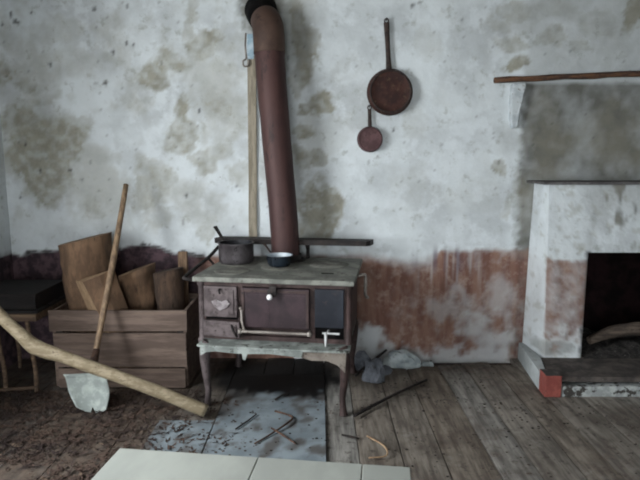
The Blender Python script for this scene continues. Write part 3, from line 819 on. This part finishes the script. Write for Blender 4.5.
# ------------------------------------------------------------------ shovel
def shovel():
    tip = Vector((-1.36, 3.10, .0)); top = Vector((-1.335, 3.80, 1.33))
    a = Vector((-1.378, 3.215, .29))
    S = thing('shovel', 'long handled shovel with lime-caked blade leaning on the wooden crate', 'shovel', tip)
    d = (top - a)
    p = [a + d * t + Vector((.006 * math.sin(t * 3.1), 0, 0)) for t in [i / 14 for i in range(15)]]
    b = MB(); b.tube([q - tip for q in p], lerp_list([.017, .019, .02, .019, .018], 15), 14); b.build('handle', M_handle, S)
    e = p[0] - (p[2] - p[0]).normalized() * .075
    b = MB(); b.tube([e - tip, p[0] - tip, p[0] + (p[1] - p[0]) * .8 - tip], [.022, .024, .019], 14); b.build('socket', M_rustdark, S)
    # dished blade with a worn notch at its lip
    b = MB(); up = (e - tip).normalized(); side = Vector((1, .12, 0)).normalized(); nrm = side.cross(up).normalized()
    if nrm.y > 0: nrm = -nrm
    L = .235; g = []
    nu, nv = 16, 14
    for j in range(nv + 1):
        v = j / nv
        for i in range(nu + 1):
            u = i / nu * 2 - 1
            wdt = .118 * (1 - .55 * max(0, v - .55) ** 1.2 * 1.3) 
            end = 1 - .12 * u * u - (.16 * (1 - ss(abs(u - .02), .0, .16))) + .03 * nz(u * 5, 1, 1, 3) + .05 * u
            h = L * (1 - v * end) 
            off = .03 * u * u - .022 * math.sin(v * 2.6) + (.02 if v < .06 else 0)
            q = side * (u * wdt + .0) + up * (h) + nrm * (off)
            g.append(b.bm.verts.new(q + Vector((0, 0, .003)) + side * (-.03 * (1 - v))))
    for j in range(nv):
        for i in range(nu):
            b.bm.faces.new((g[j*(nu+1)+i], g[j*(nu+1)+i+1], g[(j+1)*(nu+1)+i+1], g[(j+1)*(nu+1)+i]))
    for vv in b.bm.verts: vv.co += nrm * .004 * nz(vv.co.x*25, vv.co.z*25, 3, 3)
    bl = b.build('blade', M_limed, S); sm(bl, 60)
    m = bl.modifiers.new('thick', 'SOLIDIFY'); m.thickness = .004
shovel()

# ------------------------------------------------------------------ branch pole
def pole():
    pts = [(-.665, 3.03, .048), (-.90, 3.02, .16), (-1.2, 3.0, .29), (-1.45, 2.985, .395), (-1.60, 2.98, .455), (-1.67, 2.975, .525), (-1.80, 2.97, .66), (-2.0, 2.97, .875), (-2.235, 2.97, 1.10)]
    p = chain(pts, 6)
    rr = lerp_list([.037, .036, .035, .034, .043, .035, .034, .033, .032], len(p))
    b = MB(); b.tube(p, rr, 18, .10, 5., capmi=1)
    tag(b.build('branch_pole', [M_pole, M_poleend]), 'thick crooked peeled branch slanting across the crate to the floor', 'branch')
pole()

# ------------------------------------------------------------------ bench and dark box in the corner
def bench():
    x0, x1, y0, y1 = -2.26, -1.79, 3.36, 3.86
    B = thing('bench', 'low brown wooden bench with thin bowed legs beside the crate', 'bench', (x0, y0, 0))
    b = MB(); b.span(0, x1-x0, 0, .045, .49, .535, .004); b.span(0, x1-x0, y1-y0-.045, y1-y0, .49, .535, .004)
    b.span(0, .045, .045, y1-y0-.045, .49, .535, .004); b.span(x1-x0-.045, x1-x0, .045, y1-y0-.045, .49, .535, .004); b.build('seat_frame', M_bench, B)
    b = MB()
    for k in range(3): b.span(.0 , x1-x0, .02 + k * .165, .02 + k * .165 + .15, .535, .552, .003)
    b.build('seat_board', M_wooddark, B)
    for lx, ly in ((.40, .02), (.20, .02), (.40, .45), (.06, .45)):
        b = MB(); b.tube(chain([(lx, ly, .5), (lx + .01, ly - .0, .33), (lx + .03, ly, .16), (lx + .01, ly + .03, .0)], 4), .014, 8); b.build('leg', M_bench, B)
    b = MB(); b.tube([(.41, .05, .03), (.05, .02, .02)], .012, 8); b.build('stretcher', M_bench, B)
    D = thing('wooden_box', 'dark smoke-blackened box on the low bench in the corner', 'box', (-2.03, 3.62, .5525))
    b = MB(); b.span(-.21, .21, -.2, .2, 0, .085, .004); b.build('body', M_wooddark, D)
    b = MB(); b.span(-.22, .22, -.21, .21, .085, .105, .005); b.build('lid', M_wooddark, D)
bench()

# ------------------------------------------------------------------ sheets under the stove, floor litter
def sheets():
    for label, x0, x1, y0, y1, rz in (('grey sheet metal floor panel lying under the stove', -.605, .03, 2.42, 3.68, 0), ('narrower grey sheet metal panel beside the branch end', -.93, -.613, 2.40, 3.0, R(1))):
        b = MB(); b.span(x0, x1, y0, y1, .0045, .0075); bm = b.bm
        for ax, lo, hi in ((0, x0, x1), (1, y0, y1)):
            q = lo + .02; nrm = [0, 0, 0]; nrm[ax] = 1
            while q < hi - .004:
                c = [0, 0, 0]; c[ax] = q
                bmesh.ops.bisect_plane(bm, geom=bm.verts[:] + bm.edges[:] + bm.faces[:], plane_co=c, plane_no=nrm); q += .02
        dirt, ash_shade = [], []
        for v in bm.verts:
            x, y, z = v.co
            w = nz(x*5, y*5, 6, 5); w2 = nz(x*18, y*7, 3, 4)
            dirt.append(max(0, min(1, ss(w + .5 * w2, .05, .55) * .8 + .8 * (1 - ss(math.hypot(x + .62, (y - 3.4) * .7) + .2 * w, .1, .3)))))
            ash_shade.append(ss(y + .10 * w + .09 * nz(x*16, y*2, 8, 3) - .05 * abs(x + .2), 3.30, 3.42))  # ragged soot edge; shade beneath the stove is blacked in too
            v.co.z += .0015 * nz(x*4, y*4, 1, 3)
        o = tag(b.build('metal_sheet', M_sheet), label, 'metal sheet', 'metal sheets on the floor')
        for nme, vals in (('dirt', dirt), ('ash_shade', ash_shade)):
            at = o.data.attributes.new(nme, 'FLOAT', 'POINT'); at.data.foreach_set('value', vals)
sheets()

def litter():
    b = MB(); bm = b.bm; n = 0
    while n < 5500:
        x = random.uniform(-2.25, -.45); y = random.uniform(2.0, 3.42)
        d = nz(x * 3, y * 3, 0, 4) * .6 + .55 - max(0, x + 1.1) * .9
        if random.random() > d: continue
        s_ = random.uniform(.004, .016); a = random.uniform(0, 6.3); l = s_ * random.uniform(1, 2.6)
        ca, sa = math.cos(a), math.sin(a); z = random.uniform(.005, .012); t1, t2 = random.uniform(.0, .012), random.uniform(.0, .012)
        def Q(u, v, h): return bm.verts.new((x + ca*u - sa*v, y + sa*u + ca*v, z + h))
        A = [Q(-l, 0, t1), Q(0, -s_*.5, 0), Q(l, 0, t2), Q(0, s_*.5, .003)]
        bm.faces.new((A[0], A[1], A[3])); bm.faces.new((A[1], A[2], A[3])); n += 1
    tag(b.build('leaf_litter', M_leaf), 'dry brown leaves and straw strewn over the floor before the crate', 'leaf litter', kind='stuff')
    b = MB(); bm = b.bm; n = 0
    while n < 800:
        x = random.uniform(-.9, 2.4); y = random.uniform(1.9, 3.95)
        if x > 1.42 and y > 3.3 or (x < .35 and y > 3.25): continue
        if random.random() > .35 + nz(x * 2.5, y * 2.5, 4, 4) * .8: continue
        s_ = random.uniform(.002, .007)
        r = bmesh.ops.create_icosphere(bm, subdivisions=1, radius=s_, matrix=Matrix.Translation((x, y, .007 + s_*.3)) @ Matrix.Diagonal((1.4, 1, .6, 1)))
        n += 1
    tag(b.build('dirt_crumbs', mottled('dirt_crumb', '#2a2522', '#5a5049', '#807a72', 3, rough=1)), 'dark crumbs of dirt and plaster scattered over the floorboards', 'dirt', kind='stuff')
litter()

def twig(name, label, pts, r, m, cat='twig', group='twigs on the floor', seed=0.):
    p = chain(pts, 4); b = MB(); b.tube(p, lerp_list([r, r*1.1, r*.8], len(p)), 8, .2, seed)
    tag(b.build(name, m), label, cat, group)
def floor_bits():
    z = .016
    twig('twig', 'kinked brown twig on the metal sheet in front of the stove', [(-.27, 3.10, z), (-.165, 3.03, z), (-.185, 2.93, z+.01), (-.285, 2.80, z), (-.345, 2.72, z)], .0055, M_twig, seed=1)
    twig('twig', 'straight dark twig on the metal sheet nearest the branch end', [(-.47, 2.88, z), (-.42, 2.97, z), (-.375, 3.06, z)], .0045, M_twigd, seed=2)
    twig('twig', 'short reddish twig crossing the kinked one on the sheet', [(-.27, 2.86, z+.016), (-.20, 2.80, z+.005), (-.13, 2.72, z)], .005, M_twig, seed=3)
    twig('twig', 'tiny dark twig close under the stove shelf', [(-.28, 3.26, z), (-.24, 3.31, z+.005), (-.20, 3.34, z)], .006, M_twigd, seed=4)
    twig('bent_wire', 'pale hooked stick on the boards beyond the white tabletop', [(.255, 2.80, z), (.335, 2.68, z+.008), (.335, 2.60, z), (.245, 2.58, z)], .0045, M_twigp, 'stick', 'twigs on the floor', 5)
    twig('twig', 'small dark twig between the pale hooked stick and the metal sheet', [(.12, 2.83, .008), (.17, 2.80, .012), (.21, 2.79, .008)], .006, M_twigd, seed=6)
    twig('iron_rod', 'long dark rod on the floor running from the stove leg', [(.20, 3.03, .02), (.45, 3.30, .02), (.73, 3.585, .012)], .009, M_dkiron, 'rod', 'rods on the floor', 7)
    twig('iron_rod', 'short dark rod propped on grey rubble by the wall', [(.245, 3.63, .02), (.36, 3.75, .07), (.49, 3.90, .11)], .010, M_dkiron, 'rod', 'rods on the floor', 8)
    def chunk(label, c, s_, m, seed, sub=3):
        b = MB(); bmesh.ops.create_icosphere(b.bm, subdivisions=sub, radius=1)
        for v in b.bm.verts:
            v.co *= 1 + .35 * nz(v.co.x*1.2 + seed, v.co.y*1.2, v.co.z*1.2, 4)
            v.co = Vector((v.co.x*s_[0], v.co.y*s_[1], max(v.co.z, -.45)*s_[2]))
        b.xf(Matrix.Translation((c[0], c[1], .45 * s_[2] + c[2])))
        tag(b.build('plaster_chunk', m), label, 'rubble', 'fallen plaster by the wall')
    chunk('broad white plaster chunk against the foot of the wall', (.60, 3.91, -.035), (.14, .08, .10), M_chunk, 2.)
    chunk('blue-grey lump of rubble behind the long dark rod', (.37, 3.61, 0), (.075, .07, .10), M_chunkd, 5.)
    chunk('dark grey lump of rubble closest to the stove leg', (.30, 3.84, -.03), (.07, .06, .10), M_chunkd, 8.)
    chunk('little pale crumb of plaster beside the broad white chunk', (.80, 3.93, -.04), (.05, .04, .035), M_chunk, 11.)
    chunk('small grey stone under the short dark rod', (.46, 3.73, 0), (.05, .045, .04), M_chunkd, 14.)
floor_bits()

# ------------------------------------------------------------------ white tabletop in front
def table():
    T = thing('low_table', 'low white painted table of three boards in front of the stove', 'table', (-.736, 1.893, 0), R(-6.9))
    b = MB(); D = .8
    for x0, x1 in ((0, .5185), (.5215, .8895), (.8925, 1.055)): b.span(x0, x1, -D, 0, .424, .45, .003)
    tp = b.build('tabletop', M_board, T)
    b = MB(); b.span(.05, 1.005, -.07, -.045, .34, .424); b.span(.05, 1.005, -D+.045, -D+.07, .34, .424)
    b.span(.05, .075, -D+.07, -.07, .34, .424); b.span(.98, 1.005, -D+.07, -.07, .34, .424); b.build('apron', M_board, T)
    for x in (.076, .929):
        for y in (-.121, -D+.071): b = MB(); b.span(x, x+.05, y, y+.05, 0, .424, .003); b.build('leg', M_board, T)
table()

# ------------------------------------------------------------------ camera, daylight, added rear fill
cam = bpy.data.cameras.new('camera'); co = bpy.data.objects.new('camera', cam); C.objects.link(co)
co.location = (0, 0, 1.5); co.rotation_euler = (R(90 - 8.3), 0, 0)
cam.sensor_width = 36; cam.lens = 550 / 640 * 36; cam.clip_start = .05
bpy.context.scene.camera = co

w = bpy.data.worlds.new('overcast_sky'); bpy.context.scene.world = w; w.use_nodes = True
bg = w.node_tree.nodes['Background']; bg.inputs[0].default_value = (.92, .96, 1., 1); bg.inputs[1].default_value = 3.0
def portal(name, loc, rot, sx, sy, power, col=(.92, .965, 1.)):
    l = bpy.data.lights.new(name, 'AREA'); l.shape = 'RECTANGLE'; l.size = sx; l.size_y = sy; l.energy = power; l.color = col
    o = bpy.data.objects.new(name, l); C.objects.link(o); o.location = loc; o.rotation_euler = rot; return o
y0, y1, z0, z1 = WIN
portal('window_daylight', (LEFT_X - .31, (y0+y1)/2, (z0+z1)/2), (0, R(-90), 0), z1 - z0 - .1, y1 - y0 - .1, 84)
portal('rear_fill_light', ((FILL_GAP[0]+FILL_GAP[1])/2, REAR_Y - .2, 1.1), (R(90), 0, 0), FILL_GAP[1] - FILL_GAP[0], 2.2, 34)  # added fill lamp in the unseen rear opening

sc = bpy.context.scene
sc.view_settings.view_transform = 'Standard'; sc.view_settings.look = 'None'
sc.view_settings.exposure = 1.0; sc.view_settings.gamma = 1.0; sc.view_settings.use_curve_mapping = False
sc.cycles.filter_width = 2.0
